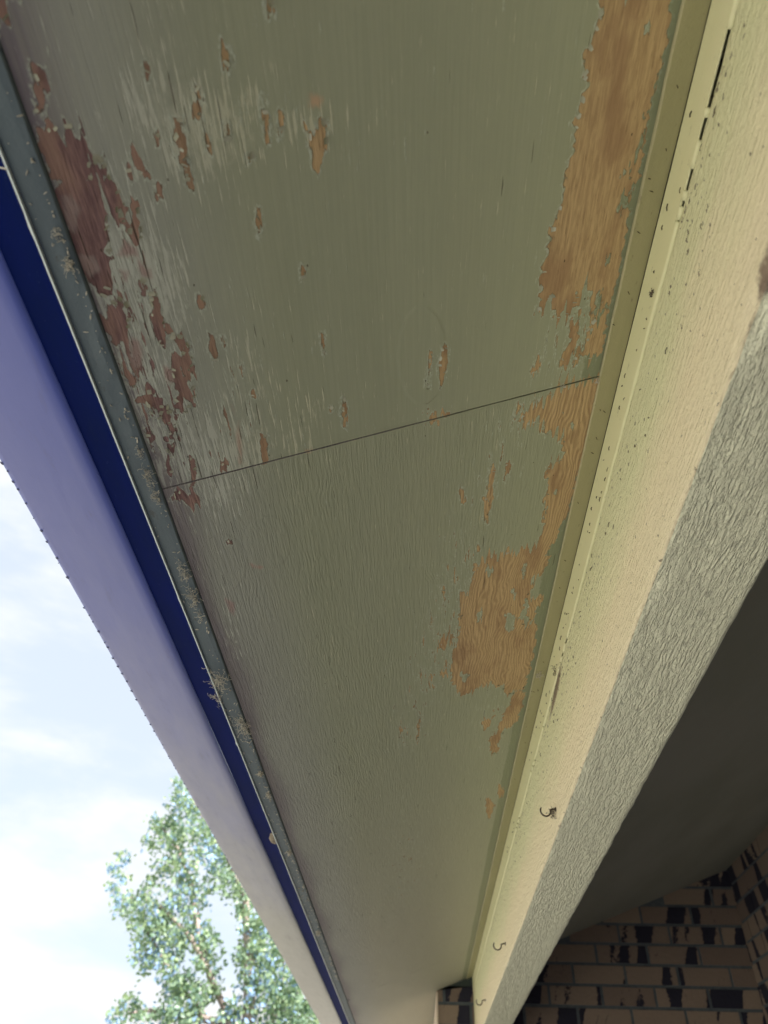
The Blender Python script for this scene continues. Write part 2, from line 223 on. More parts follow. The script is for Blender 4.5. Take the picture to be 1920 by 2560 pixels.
def m_beam(bottom):
    def f(g, bs, o):
        stain = g.attr('stain'); rough = g.attr('dirt')
        base = g.noise(g.scale(o, 14, 4, 14), 1, 4, .6)
        if bottom: col = g.mix(base, (.84,.86,.69), (.89,.89,.72))
        else:
            zc = g.n('ShaderNodeSeparateXYZ', i_Vector=o).outputs[2]
            col = g.mix(g.ramp(g.m('ADD', zc, g.m('MULTIPLY', g.m('SUBTRACT', base, .5), .12)), .45, .56), (.85,.76,.56), (.79,.79,.53))
        n1 = g.noise(g.scale(o, 300, 40, 300), 1, 4, .65)
        n2 = g.noise(g.scale(o, 190, 150, 190), 1, 5, .62)
        wv_ = g.n('ShaderNodeVectorMath', operation='MULTIPLY_ADD'); nc = g.n('ShaderNodeTexNoise', i_Vector=o, i_Scale=230., i_Detail=3.)
        g.put(wv_.inputs[0], nc.outputs[1]); wv_.inputs[1].default_value = (.007, .010, .007); g.put(wv_.inputs[2], o); ow = wv_.outputs[0]
        vo = g.n('ShaderNodeTexVoronoi', i_Vector=g.scale(ow, 1, .7, 1), i_Scale=190.)
        rc = g.n('ShaderNodeSeparateColor', i_Color=vo.outputs['Color']).outputs[0]
        spk = g.m('MULTIPLY', g.m('LESS_THAN', vo.outputs['Distance'], g.m('MULTIPLY', rc, 1.9)), g.m('LESS_THAN', rc, g.m('ADD', .13, g.m('MULTIPLY', rough, .32))))
        vo2 = g.n('ShaderNodeTexVoronoi', i_Vector=g.scale(ow, 1, .7, 1, (3, 1, 2)), i_Scale=60.)
        rc2 = g.n('ShaderNodeSeparateColor', i_Color=vo2.outputs['Color']).outputs[0]
        spk2 = g.m('MULTIPLY', g.m('LESS_THAN', g.m('ADD', vo2.outputs['Distance'], g.m('MULTIPLY', n2, .12)), g.m('ADD', .13, g.m('MULTIPLY', rc2, .5))), g.m('LESS_THAN', rc2, .38))
        sp = g.m('MAXIMUM', spk, g.m('MULTIPLY', spk2, .75))
        col = g.mix(g.m('MULTIPLY', g.ramp(n2, .62, .78), .25), col, (.35, .27, .17))
        if bottom: sp = g.m('MULTIPLY', sp, .35)
        col = g.mix(g.m('MULTIPLY', sp, .8), col, (.07, .045, .03))
        sfac = g.ramp(g.m('ADD', stain, g.m('MULTIPLY', g.m('SUBTRACT', n2, .5), 1.3)), .25, 1.0)
        col = g.mix(g.m('MULTIPLY', sfac, .85), col, (.16, .10, .085))
        g.put(bs.inputs['Base Color'], col); bs.inputs['Roughness'].default_value = .36 if bottom else .6
        bs.inputs['Specular IOR Level'].default_value = .5 if bottom else .3
        if bottom:
            rings = g.m('MULTIPLY', woodlines(g, o, 230., 13., 15., 8.), g.ramp(g.noise(g.scale(o, 9, 4.5, 1, (1, 1, 0)), 1, 3, .6), .46, .60))
            rid = g.m('MULTIPLY', g.m('POWER', rings, 1.6), g.ramp(g.noise(g.scale(o, 60, 26, 1), 1, 5, .68), .40, .58))
            n3 = g.ramp(g.noise(g.scale(o, 360, 70, 1, (4, 4, 0)), 1, 4, .6), .38, .62)
            dash = g.ramp(g.noise(g.n('ShaderNodeMapping', i_Vector=o, i_Rotation=(0, 0, math.radians(4)), i_Scale=(330, 34, 1)).outputs[0], 1, 3, .58, .2), .46, .57)
            h = g.m('ADD', g.m('ADD', g.m('MULTIPLY', rid, .5), g.m('MULTIPLY', dash, .75)), g.m('ADD', g.m('MULTIPLY', n3, .3), g.m('MULTIPLY', g.ramp(n2, .45, .6), .5)))
            bump(g, bs, h, .0014, 1.)
        else:
            saw = g.noise(g.n('ShaderNodeMapping', i_Vector=o, i_Rotation=(math.radians(32), 0, 0), i_Scale=(1, 30, 420)).outputs[0], 1, 3, .6)
            h = g.m('ADD', g.m('MULTIPLY', n1, .8), g.m('ADD', g.m('MULTIPLY', n2, .9), g.m('MULTIPLY', saw, .6)))
            bump(g, bs, g.m('SUBTRACT', h, g.m('MULTIPLY', sp, .5)), .0042, 1.)
    return mat('beam_bottom_paint' if bottom else 'beam_face_paint', f)
def simple(name, c1, c2, rough=.6, sc_=(40, 8, 40), bd=.0004, spec=.4, metal=0., dirt=None):
    def f(g, bs, o):
        n1 = g.noise(g.scale(o, *sc_), 1, 5, .6); col = g.mix(g.ramp(n1, .3, .7), c1, c2)
        n2 = g.noise(o, 420, 4, .65)
        if dirt:
            n3 = g.noise(g.scale(o, 120, 60, 120), 1, 4, .7); col = g.mix(g.m('MULTIPLY', g.ramp(n3, .62, .72), dirt), col, (.05, .04, .03))
        g.put(bs.inputs['Base Color'], col); bs.inputs['Roughness'].default_value = rough
        bs.inputs['Specular IOR Level'].default_value = spec; bs.inputs['Metallic'].default_value = metal
        if bd: bump(g, bs, g.m('ADD', n2, g.m('MULTIPLY', n1, .6)), bd, .7)
    return mat(name, f)
MS = mat('peeling_soffit_paint', m_soffit)
MBF = m_beam(False); MBB = m_beam(True)

# ---------------------------------------------------------------- structure: ground
def m_lawn(g, bs, o):
    a = g.noise(o, .35, 5, .6); b = g.noise(o, 9, 5, .7)
    g.put(bs.inputs['Base Color'], g.mix(g.m('MULTIPLY', a, b), (.40,.38,.31), (.52,.49,.40))); bs.inputs['Roughness'].default_value = .95
    bump(g, bs, b, .03)
ys = np.linspace(-1, 1, 61); gv = []
for a in ys:
    for b in ys:
        x = math.copysign(abs(a)**3*900, a); y = math.copysign(abs(b)**3*900, b)
        gv.append((x, y, .12*nz(x*.2, y*.2)*min(1, abs(x+y)/6)-.14))
link('gravel_ground', gv, [(i*61+j, (i+1)*61+j, (i+1)*61+j+1, i*61+j+1) for i in range(60) for j in range(60)], mat('pale_gravel', m_lawn), smooth=True)['kind'] = 'structure'
mc = simple('pale_concrete', (.42, .40, .35), (.50, .48, .43), .9, (3, 3, 3), .002)
b = MB(); b.box(-1.9, 1.289, -2.99, 3.39, -.1, .0); o = b.build('patio', mc); o['kind'] = 'structure'

# ---------------------------------------------------------------- soffit panels
UW = .4428/COS
def panel(y0, y1, us, vs_, curl, label, dz=0.):
    U, V = np.meshgrid(us, vs_, indexing='ij'); u = U.ravel()*1000; v = V.ravel()*1000
    wood = np.full(u.shape, -16.); pink = wood.copy(); ringd = np.full(u.shape, -16.); chalk = np.zeros(u.shape); 
    rw = np.random.default_rng(17)
    wv = np.zeros(u.shape); wu = np.zeros(u.shape)
    for lam, am in ((23, 5.), (11, 5.), (6.5, 4.5), (4.6, 3.5)):
        for _ in range(3):
            wv += am*.62*np.sin(u*2*np.pi/(lam*rw.uniform(.8, 1.25))+v/rw.uniform(45, 110)+rw.uniform(0, 6.3))
    for lam, am in ((40, 1.2), (17, .9), (9, .7)):
        for _ in range(2): wu += am*np.sin(v*2*np.pi/(lam*rw.uniform(.8, 1.25))+u/rw.uniform(6, 20)+rw.uniform(0, 6.3))
    wv *= np.clip(u/22., .15, 1)
    for p in PEEL:
        q_ = np.array(p); k_ = min(1., (np.ptp(q_[:, 0])+2)/22.); wood = np.maximum(wood, sdf(u+wu*k_, v+wv*k_, p))
    for p in KEEP: wood = np.minimum(wood, -sdf(u+wu*.5, v+wv*.5, p))
    for p in PINK: pink = np.maximum(pink, sdf(u, v, p))
    for p in PLUG:
        d = sdf(u, v, p); ringd = np.maximum(ringd, d)
    for (a, b_, ru, rv, s) in CHALK: chalk += s*np.exp(-((u-a)/ru)**2-((v-b_)/rv)**2)
    fleck = np.zeros(u.shape)
    for (a, b_, ru, rv, s) in FLECK: fleck += s*np.exp(-((u-a)/ru)**2-((v-b_)/rv)**2)
    side = np.clip(1-(u-25)/115, 0, 1); side = side*side*(3-2*side)
    ltint = np.exp(-(np.maximum(u, 0)/(19+6*np.sin(v/61)))**2); mar = np.clip((u-(UW*1000-51))/14+.06*np.sin(v/57.), 0, 1)  # first mask: purple-dark tint strongest at the fascia edge, fading inward
    if curl: chalk *= .75
    nv = len(vs_); nu = len(us); z = np.zeros(u.shape)
    z += np.array([nz(a*.02, b_*.006, dz*1e4)*.0006 for a, b_ in zip(u, v)]) if nu*nv < 2e6 else 0
    verts = np.stack([u/1000, v/1000, z], 1).tolist()
    fs = [(i*nv+j, i*nv+j+1, (i+1)*nv+j+1, (i+1)*nv+j) for i in range(nu-1) for j in range(nv-1)]
    k = len(verts); verts += [(us[0], vs_[0], .009), (us[-1], vs_[0], .009), (us[-1], vs_[-1], .009), (us[0], vs_[-1], .009)]
    c = [0, (nu-1)*nv, nu*nv-1, nv-1]
    fs += [(k, k+1, k+2, k+3), (c[0], c[1], k+1, k), (c[1], c[2], k+2, k+1), (c[2], c[3], k+3, k+2), (c[3], c[0], k, k+3)]
    pad = lambda a, q: np.concatenate([a, [q]*4])
    o = link('soffit_panel', verts, fs, MS, smooth=False, loc=(-.232-SIN*dz, 0, H+.475+COS*dz), rot=(0, -math.atan(SL), 0),
             attrs={'wood': pad(wood, -16), 'pink': pad(pink, -16), 'chalk': pad(chalk, 0), 'ring': pad(ringd, -16), 'curl': [curl]*len(verts), 'side': pad(side, 0), 'left_tint': pad(ltint, 0), 'margin': pad(mar, 0), 'fleck': pad(np.minimum(fleck, 1.), 0), 'far': pad(np.clip((v-1150)/1300, 0, 1), 0)})
    o.data.polygons.foreach_set('use_smooth', [i < (nu-1)*(nv-1) for i in range(len(fs))])
    tag(o, label, 'soffit panel', 'plywood soffit panels under the eave')
us = np.linspace(.0, UW, 300)
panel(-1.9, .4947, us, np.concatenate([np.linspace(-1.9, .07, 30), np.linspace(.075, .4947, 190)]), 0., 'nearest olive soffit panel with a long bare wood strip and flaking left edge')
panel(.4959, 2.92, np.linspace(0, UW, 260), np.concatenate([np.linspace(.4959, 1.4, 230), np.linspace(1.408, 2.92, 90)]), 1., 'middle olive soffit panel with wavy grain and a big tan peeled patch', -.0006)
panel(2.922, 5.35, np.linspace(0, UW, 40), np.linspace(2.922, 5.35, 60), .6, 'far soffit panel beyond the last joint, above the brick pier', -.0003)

# lifted paint flakes round the bare patches
b = MB(); rd = random.Random(9); cosr, sinr = COS, SIN
for p in PEEL:
    n = len(p); per = sum(math.dist(p[i-1], p[i]) for i in range(n)); cu = sum(q[0] for q in p)/n; cv = sum(q[1] for q in p)/n
    for k in range(int(per/(11 if cu < 110 else 16) if per > 60 else 1)):
        i = rd.randrange(n); t_ = rd.random(); u = p[i-1][0]*(1-t_)+p[i][0]*t_; v = p[i-1][1]*(1-t_)+p[i][1]*t_
        if v < 90 or v > 1400 or u < 3 or u > 440 or abs(v-495) < 6: continue
        d = Vector((cu-u, (cv-v)*.25)); d = d.normalized() if d.length > .1 else Vector((1, 0)); e = Vector((-d.y, d.x))
        L = rd.uniform(.6, 1.8); W_ = rd.uniform(.7, 2.6); h0 = rd.uniform(.5, 1.6); g0 = []
        for a in (-1.2, 0, 1):
            for c in (-1, -.3, .4, 1):
                q = Vector((u, v))+d*a*L+e*c*W_*(1-.35*max(a, 0)*rd.random()); hh = -.15-h0*(max(0, a+.2)**1.6)*rd.uniform(.8, 1.1)
                g0.append((q.x/1000, q.y/1000, hh/1000))
        b.add(g0, [(r_*4+c_, r_*4+c_+1, r_*4+c_+5, r_*4+c_+4) for r_ in range(2) for c_ in range(3)])
mfl = simple('flaking_paint', (.36, .37, .29), (.46, .46, .40), .6, (200, 60, 200), .0002)
tag(b.build('paint_flakes', mfl, loc=(-.232, 0, H+.475), rot=(0, -math.atan(SL), 0), smooth=True), 'tiny lifted paint flakes round the bare wood patches', 'paint flakes', kind='stuff')

# ---------------------------------------------------------------- fascia, gutter
YS = list(np.arange(-1.9, .1, .1))+list(np.arange(.1, 1.6, .01))+list(np.arange(1.6, 6.6, .06))
mf = simple('fascia_paint', (.085,.115,.15), (.105,.14,.175), .6, (60, 9, 60), .0005, .35, dirt=.5)
t = empty('fascia_board', (-.243, 0, H+.47)); tag(t, 'narrow dark grey-green fascia board running along the lower eave edge', 'fascia')
inv = (.243, 0, -H-.47)
pr = [(-.2325, .4735+.05), (-.2325, .474), (-.2335, .4722), (-.2385, .4718), (-.246, .4719), (-.2535, .4719), (-.2538, .53)]
vs, fs = extrude(pr, YS, lambda i, y, x, z: (0.0004*nz(y*30, i)*(i in (1, 2)), .0007*nz(y*25, i, 3) if i in (1, 2, 3) else .0003*nz(y*14, 5)))
link('board', [(a+inv[0], b, c-.47) for a, b, c in vs], fs, mf, t, smooth=False)
me_ = simple('white_drip_metal', (.82,.93,1.), (.82,.93,1.), .35, (90, 30, 90), .0003, .6)
def ej(i, y, x, z):
    q = max(0, nz(y*60, 9)-.42)*.004
    return ((-q if i in (1, 2) else 0), (-q*.6 if i in (0, 1) else 0)+.0003*nz(y*20, 2))
vs, fs = extrude([(-.2540, .4698), (-.2552, .4698), (-.2552, .50), (-.2540, .50)], YS, ej)
link('drip_edge', [(a+inv[0], b, c-.47) for a, b, c in vs], fs, me_, t)

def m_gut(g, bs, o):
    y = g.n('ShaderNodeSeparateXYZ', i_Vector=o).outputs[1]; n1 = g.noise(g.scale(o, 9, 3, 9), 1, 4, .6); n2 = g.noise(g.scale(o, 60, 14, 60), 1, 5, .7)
    c = g.mix(g.ramp(g.m('ADD', y, n1), .8, 2.9), (.085,.115,.45), (.25,.25,.265))  # lens flare glow put into the base colour, blue near, grey far
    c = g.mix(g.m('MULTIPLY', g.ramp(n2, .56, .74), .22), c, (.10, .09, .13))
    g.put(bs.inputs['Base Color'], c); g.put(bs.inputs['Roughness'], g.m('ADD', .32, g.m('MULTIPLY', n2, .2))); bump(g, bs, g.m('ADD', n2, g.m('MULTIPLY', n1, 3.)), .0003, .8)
mg = mat('gutter_enamel_with_flare', m_gut)
def m_navy_shade(g, bs, o):
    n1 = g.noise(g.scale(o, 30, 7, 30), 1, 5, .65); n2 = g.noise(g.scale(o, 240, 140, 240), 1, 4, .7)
    c = g.mix(n1, (.0002,.006,.115), (.0005, .008, .05)); c = g.mix(g.m('MULTIPLY', g.ramp(n2, .64, .74), .3), c, (.05, .07, .17)); c = g.mix(g.m('MULTIPLY', g.ramp(n1, .58, .75), .12), c, (.04, .06, .12))  # dark blue shade at the gutter back is painted in as colour
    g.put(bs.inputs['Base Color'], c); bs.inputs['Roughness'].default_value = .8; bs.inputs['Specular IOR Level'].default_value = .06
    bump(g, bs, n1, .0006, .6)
mn = mat('navy_gutter_shade', m_navy_shade)
t = empty('rain_gutter', (-.33, 0, H+.5)); tag(t, 'rain gutter beside the sky, blue flare and a navy shade band painted in', 'gutter')
def sh(vs): return [(a+.33, b, c-.5) for a, b, c in vs]
bot = [(-.2990, .4993), (-.3020, .4972), (-.3060, .4966), (-.316, .4976), (-.36, .5072), (-.3925, .5134), (-.3975, .5146), (-.4000, .5168), (-.402, .522), (-.4035, .545), (-.4100, .575), (-.4100, .600)]
top = [(-.408, .600), (-.408, .575), (-.4015, .545), (-.400, .524), (-.396, .518), (-.36, .5092), (-.316, .4996), (-.304, .4990), (-.3, .5008)]
vs, fs = extrude(bot+top, YS, lambda i, y, x, z: (0, .0006*nz(y*2.2, x*20, 1)))
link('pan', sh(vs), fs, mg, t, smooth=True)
vs, fs = extrude([(-.2575, .4925), (-.2992, .4996), (-.2992, .5014), (-.2590, .4945), (-.2590, .56), (-.2575, .56)], YS)  # strip that carries the painted shade between fascia and pan
link('back_shade_band', sh(vs), fs, mn, t)
vs, fs = extrude([(-.410, .600), (-.410, .606), (-.396, .606), (-.396, .598), (-.398, .598), (-.398, .604), (-.408, .604), (-.408, .600)], YS)
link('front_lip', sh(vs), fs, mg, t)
# dark drips along the outer lower edge
b = MB(); md = simple('dried_drips', (.10, .11, .22), (.18, .19, .34), .7, bd=.0)
y = .42
while y < 3.6:
    s = random.uniform(.0008, .0024)*(1 if y < 1.4 else 1.2); cx = -.3985+random.uniform(-.0006, .0015); cz = .51485+(cx+.3975)*-.3
    k = 10; ring = [(cx+s*.75*math.cos(2*math.pi*i/k), y+s*random.uniform(1, 1.3)*math.sin(2*math.pi*i/k), cz-.0006-(.236*.75*s*math.cos(2*math.pi*i/k)*.8)) for i in range(k)]
    cen = (cx, y, cz-.0016); b.add(ring+[cen], [(i, (i+1) % k, k) for i in range(k)])
    y += random.uniform(.008, .03) if nz(y*4, 3) > -.15 else random.uniform(.05, .12)
link('drip_stains', sh([(a, b_, c) for a, b_, c in b.v]), b.f, md, t, smooth=True)['kind'] = 'stuff'

# ---------------------------------------------------------------- trim beside the beam
mt1 = simple('olive_trim_paint', (.38,.36,.225), (.42,.395,.25), .55, (50, 5, 50), .0004, .35, dirt=.35)
mt2 = simple('pale_green_trim_paint', (.72,.72,.47), (.75,.74,.50), .5, (40, 5, 40), .0003, .35, dirt=.3)
YB = list(np.arange(-1.9, .0, .1))+list(np.arange(.0, 1.8, .006))+list(np.arange(1.8, 3.396, .03))+[3.396]
pr = [(.1885, .6400), (.1885, .6300), (.1895, .6290), (.2100, .6290+.0205*SL), (.2100, .6485)]
vs, fs = extrude(pr, YB, lambda i, y, x, z: (.0006*nz(y*22, 4)+.0004*nz(y*90, 1) if i in (1, 2) else 0, .0003*nz(y*18, 6)))
tag(link('trim_lath', vs, fs, mt1, loc=(0, 0, H)), 'thin darker olive lath tight against the soffit edge', 'trim')
vs, fs = extrude([(.2106, .6360), (.2106, .5930), (.2109, .5922), (.2117, .5922), (.2117, .6360)], YB, lambda i, y, x, z: (.0004*nz(y*9, 1), .0006*nz(y*16, 7)*(i in (1, 2))))
tag(link('trim_batten', vs, fs, mt2, loc=(0, 0, H)), 'smooth pale green batten between olive lath and cream beam', 'trim')

# caulk bead that leaves black slots open
gaps = [(.170, .2205), (.2265, .2435), (.2635, .2815), (.2885, .2945), (.3045, .307), (.9215, .937), (.959, .972), (.985, .9905), (.9935, .996), (1.19, 1.196), (1.32, 1.328), (1.345, 1.352), (1.37, 1.376), (1.60, 1.61), (1.63, 1.64), (1.655, 1.665)]
segs = []; y = -1.9
for a, c in gaps: segs.append((y, a)); y = c
segs.append((y, 3.396)); b = MB()
for a, c in segs:
    n = max(2, int((c-a)/.006)); yy = np.linspace(a, c, n+1)
    v_, f_ = extrude([(.2106, .5936), (.2098, .5916), (.2104, .5896), (.2116, .5884), (.2150, .5890), (.2150, .5936)], yy, lambda i, y, x, z: (.0005*nz(y*60, i*.7)*(i < 4), .0009*nz(y*40, i*.5)*(i in (2, 3))))
    b.add(v_, f_)
o = b.build('caulk_bead', mt2, loc=(0, 0, H), smooth=True); tag(o, 'wavy painted caulk line between batten and beam, open in black slots', 'caulk')

# ---------------------------------------------------------------- beam
face = [(.2320, .66), (.2320, .5895), (.2124, .5888)]+[(.2118, z) for z in np.linspace(.5870, .4225, 26)]+[(.2121, .4206), (.2128, .4194)]
botm = [(.2145, .4190)]+[(x, .4188) for x in np.linspace(.2180, .3020, 16)]+[(.3045, .4196), (.3052, .4215), (.3052, .66)]
prof = face+botm; nf = len(face)
def bj(i, y, x, z):
    dx = .0006*nz(y*9, z*40)+.0005*nz(y*70, z*160); dz = .0008*nz(y*11, x*50, 5)+.0006*nz(y*50, x*120, 7)
    if 2 <= i < nf-3: return (dx, 0)
    if nf-3 <= i < nf+2:
        q = .0011*nz(y*45, 2.2)+.0014*nz(y*15, 8)
        kn = math.exp(-((y-.272)/.03)**2)*.004
        return (dx+max(q, -.0008)*.7+kn*.5, max(q, -.0005)+kn)
    if nf+2 <= i < len(prof)-3: return (0, dz)
    if i in (len(prof)-3, len(prof)-2): return (.0014*nz(y*30, 4)+.0015*nz(y*8, 1), dz)
    return (0, 0)
YM = list(np.arange(-1.9, .05, .1))+list(np.arange(.05, 1.5, .0035))+list(np.arange(1.5, 3.39, .012))+[3.399]
vs, fs = extrude(prof, YM, bj)
va = np.array(vs); yv, zv, xv = va[:, 1], va[:, 2], va[:, 0]
stain = np.zeros(len(vs))
def blob(y0, z0, ry, rz, s): 
    global stain; stain = stain+s*np.exp(-((yv-y0)/ry)**2-((zv-z0)/rz)**2-(np.maximum(xv-.2125, 0)/.008)**2)
for q in [(1.03, .586, .05, .008, 1.2), (1.07, .577, .06, .005, 1.3), (1.13, .571, .07, .004, .5), (.92, .590, .03, .004, .5), (.252, .424, .014, .008, .9), (.262, .419, .006, .006, 1.2), (.282, .4215, .02, .0025, .9), (.232, .43, .02, .004, .6), (1.19, .4385, .02, .006, .5), (1.45, .53, .1, .004, .45), (1.6, .52, .06, .006, .4), (.215, .442, .01, .003, .5), (.338, .43, .008, .003, .5), (.48, .44, .006, .003, .4), (1.17, .419, .012, .003, .6)]: blob(*q)
dirt = np.clip((zv-.50)/.09, 0, 1)*.8+.25*np.exp(-((yv-.9)/.12)**2)
dirt = dirt*np.array([max(0, .5+1.1*nz(a*5, b_*25, 4)) for a, b_ in zip(yv, zv)])
n = len(prof); mi = [1 if (nf <= (i % n) < n-2) else 0 for i in range(len(fs)-2)]+[0, 0]
o = link('porch_beam', vs, fs, [MBF, MBB], smooth=True, loc=(0, 0, H), attrs={'stain': stain, 'dirt': dirt}, mi=mi)
tag(o, 'long rough-sawn timber beam, cream side face and grey underside', 'beam')

# ---------------------------------------------------------------- hooks on the beam
mh = simple('rusty_hook_steel', (.05, .04, .035), (.12, .09, .07), .6, (300, 300, 300), .0002, .5, .6)
def hook(y, z, s, label, rz=0.):
    t = empty('screw_hook', (.2112, y, H+z), (0, 0, rz)); tag(t, label, 'hook', 'screw hooks in the beam')
    pts = [(.004, 0, 0), (-.004*s, 0, 0), (-.0075*s, 0, -.0012*s)]
    for k in range(11):
        a = math.radians(20-k*24); pts.append((-.0155*s+.0075*s*math.cos(a), 0, -.0035*s+.0075*s*math.sin(a)))
    b = MB(); b.tube(pts, [.0012*s]*12+[.0011*s, .0008*s], 8); b.build('shank', mh, t, smooth=True)
    b = MB(); b.tube([(.0006, 0, 0), (-.0005, 0, 0), (-.0011, 0, 0)], [.0030*s, .0032*s, .0022*s], 12); b.build('collar', mh, t, smooth=True)
    return t
hook(1.175, .4455, 1.05, 'nearest dark screw hook in the cream beam, tangled with web', .15)
hook(2.067, .4590, 1.25, 'second screw hook along the beam, open J shape', .0)
hook(2.80, .4630, 1.25, 'farthest screw hook along the beam, near the brick wall', .0)

# ---------------------------------------------------------------- webs and debris
def fuzz(name, m, loc, size, nfil, r, label, cat, seed, blobs=0, parent=None, spread=(1, 1, 1), drop=0., group=None):
    rd = random.Random(seed); b = MB(); nfil = int(nfil*1.7); r *= .72; size *= .85
    for k in range(nfil):
        p = Vector((rd.gauss(0, .35)*size*spread[0], rd.gauss(0, .35)*size*spread[1], rd.gauss(0, .25)*size*spread[2]-drop*rd.random()*size))
        pts = [p]; d = Vector((rd.gauss(0, 1), rd.gauss(0, 1), rd.gauss(0, .7)-drop)).normalized()
        for q in range(rd.randint(4, 9)):
            d = (d+Vector((rd.gauss(0, .7), rd.gauss(0, .9), rd.gauss(0, .5)))).normalized(); p = p+d*size*.09; pts.append(p)
        b.tube(pts, [r*rd.uniform(.5, 1.3) for _ in pts], 4)
    for k in range(blobs):
        c = Vector((rd.gauss(0, .3)*size*spread[0], rd.gauss(0, .3)*size*spread[1], -abs(rd.gauss(0, .2))*size)); s = r*rd.uniform(2, 4.5)
        b.tube([c-Vector((s, 0, 0)), c-Vector((s*.5, 0, 0)), c+Vector((s*.5, s*.3, 0)), c+Vector((s, s*.4, 0))], [s*.4, s*.9, s*.8, s*.3], 6)
    o = b.build(name, m, loc=loc, smooth=True); tag(o, label, cat, group); return o
mw = simple('dusty_web', (.44, .42, .38), (.62, .59, .53), .95, (200, 200, 200), 0)
mwg = simple('grey_web', (.30, .31, .33), (.44, .44, .46), .95, (200, 200, 200), 0)
Wb = [(.268, .012, 26, 7, (.6, 1, .3), 'pale tuft of web debris, knobbly, high on the fascia corner'), (.245, .010, 14, 2, (.5, 1, .3), 'small tan web clot just nearer than the knobbly tuft'),
      (.447, .009, 16, 1, (.5, 1.4, .3), 'thin web wisp on the fascia just before the first joint'), (.473, .013, 24, 2, (.5, 1.5, .3), 'star-shaped web tuft beside the first joint corner'),
      (.500, .013, 22, 2, (.5, 1.4, .3), 'web tuft just past the first joint corner'), (.613, .017, 34, 3, (.4, 1.4, .4), 'dense woolly web clump on fascia below the round wood patch'),
      (.657, .020, 40, 3, (.4, 1.5, .4), 'ragged whitish web clump, largest along the fascia corner'), (.690, .014, 14, 0, (.3, 1.6, .5), 'dangling web strand below the ragged clump')]
for i, (y, s, n, bl, sp, lb) in enumerate(Wb): fuzz('cobweb', mw, (-.2385, y, H+.4708), s, n, .00028, lb, 'cobweb', 40+i, bl, spread=sp, group='cobwebs along the fascia corner')
fuzz('cobweb', mw, (-.2445, .830, H+.4695), .024, 44, .00036, 'brown hanging cobweb bundle drooping over the white edge', 'cobweb', 61, 2, spread=(.6, 1.6, .4), drop=.25, group='cobwebs along the fascia corner')
fuzz('cobweb', mw, (-.2535, .866, H+.466), .020, 16, .0004, 'forked web strand hanging past the white edge', 'cobweb', 62, 0, spread=(.3, 1.4, .4), drop=.4, group='cobwebs along the fascia corner')
fuzz('cobweb', mw, (-.2375, .955, H+.4705), .030, 44, .00038, 'long brown web streak below the hanging bundle', 'cobweb', 63, 3, spread=(.25, 1.8, .2), group='cobwebs along the fascia corner')
fuzz('cobweb', mw, (-.2375, 1.115, H+.4705), .015, 24, .0005, 'pale web knot midway down the fascia', 'cobweb', 64, 4, spread=(.3, 1.2, .3), group='cobwebs along the fascia corner')
fuzz('cobweb', mw, (-.2375, 1.198, H+.4705), .014, 20, .0005, 'small web knot below the midway one', 'cobweb', 65, 3, spread=(.3, 1.2, .3), group='cobwebs along the fascia corner')
fuzz('cobweb', mw, (-.2385, 1.47, H+.4705), .016, 18, .0006, 'small web blob beside the mud nest', 'cobweb', 66, 3, spread=(.3, 1.2, .3), group='cobwebs along the fascia corner')
fuzz('cobweb', mw, (-.2400, 2.05, H+.4705), .02, 18, .0008, 'farthest web blob on the fascia', 'cobweb', 67, 4, spread=(.3, 1.2, .3), group='cobwebs along the fascia corner')
mdw = simple('dark_web', (.07, .06, .05), (.16, .13, .10), .95, (200, 200, 200), 0)
fuzz('cobweb', mdw, (.2075, 1.185, H+.443), .016, 26, .0004, 'dark web tangled round the nearest hook', 'cobweb', 70, 3, spread=(.3, 1.2, 1.1))
fuzz('cobweb', mdw, (.2088, 1.025, H+.5985), .016, 10, .0005, 'dark web and straw caught on the pale batten', 'cobweb', 71, 2, spread=(.2, 1.4, .9))
fuzz('cobweb', mw, (.1960, 1.09, H+.628), .016, 12, .0005, 'whitish web caught on the olive lath above the straw', 'cobweb', 72, 2, spread=(.5, 1.2, .2))
fuzz('cobweb', mw, (.1860, .497, H+.628), .006, 10, .0003, 'tiny web at the joint end beside the lath', 'cobweb', 73, 2, spread=(.6, 1, .3))
fuzz('cobweb', mdw, (.2092, .379, H+.6020), .007, 12, .0004, 'brown crumb stuck on the pale batten, above the joint', 'cobweb', 74, 4, spread=(.2, 1, .7))
fuzz('cobweb', mw, (.150, .4945, H+.6172), .006, 6, .0004, 'tiny curled web scrap on the first joint', 'cobweb', 75, 1, spread=(.8, .6, .3))
# straw bits
rd = random.Random(5); b = MB(); 
for k in range(95):
    y = rd.choice([rd.uniform(.35, 1.9), rd.gauss(1.0, .12), rd.gauss(.55, .15)]); L = rd.uniform(.0018, .006); a = rd.gauss(0, .45)
    zc = rd.choice([.600, .605, .612, .620]) if rd.random() < .55 else rd.uniform(.52, .59); xx = .2102 if zc > .593 else .2106
    d = Vector((rd.gauss(0, .1), math.cos(a), math.sin(a)))*L; c = Vector((xx, y, zc)); b.tube([c-d*.5, c+Vector((-.0006, 0, 0)), c+d*.5], rd.uniform(.0003, .0006), 5)
for k in range(26):
    y = rd.uniform(.2, 1.8); d = Vector((1, rd.uniform(.5, 3), SL)).normalized()*rd.uniform(.002, .005); c = Vector((rd.uniform(.190, .204), y, .6287)); c.z += (c.x-.1895)*SL
    b.tube([c-d*.5, c+d*.5], .0004, 5)
o = b.build('straw_bits', simple('dark_straw', (.04, .035, .025), (.12, .10, .06), .9, bd=0), loc=(0, 0, H)); tag(o, 'dark scraps of straw and insect dirt stuck along lath, batten and beam', 'debris', kind='stuff')
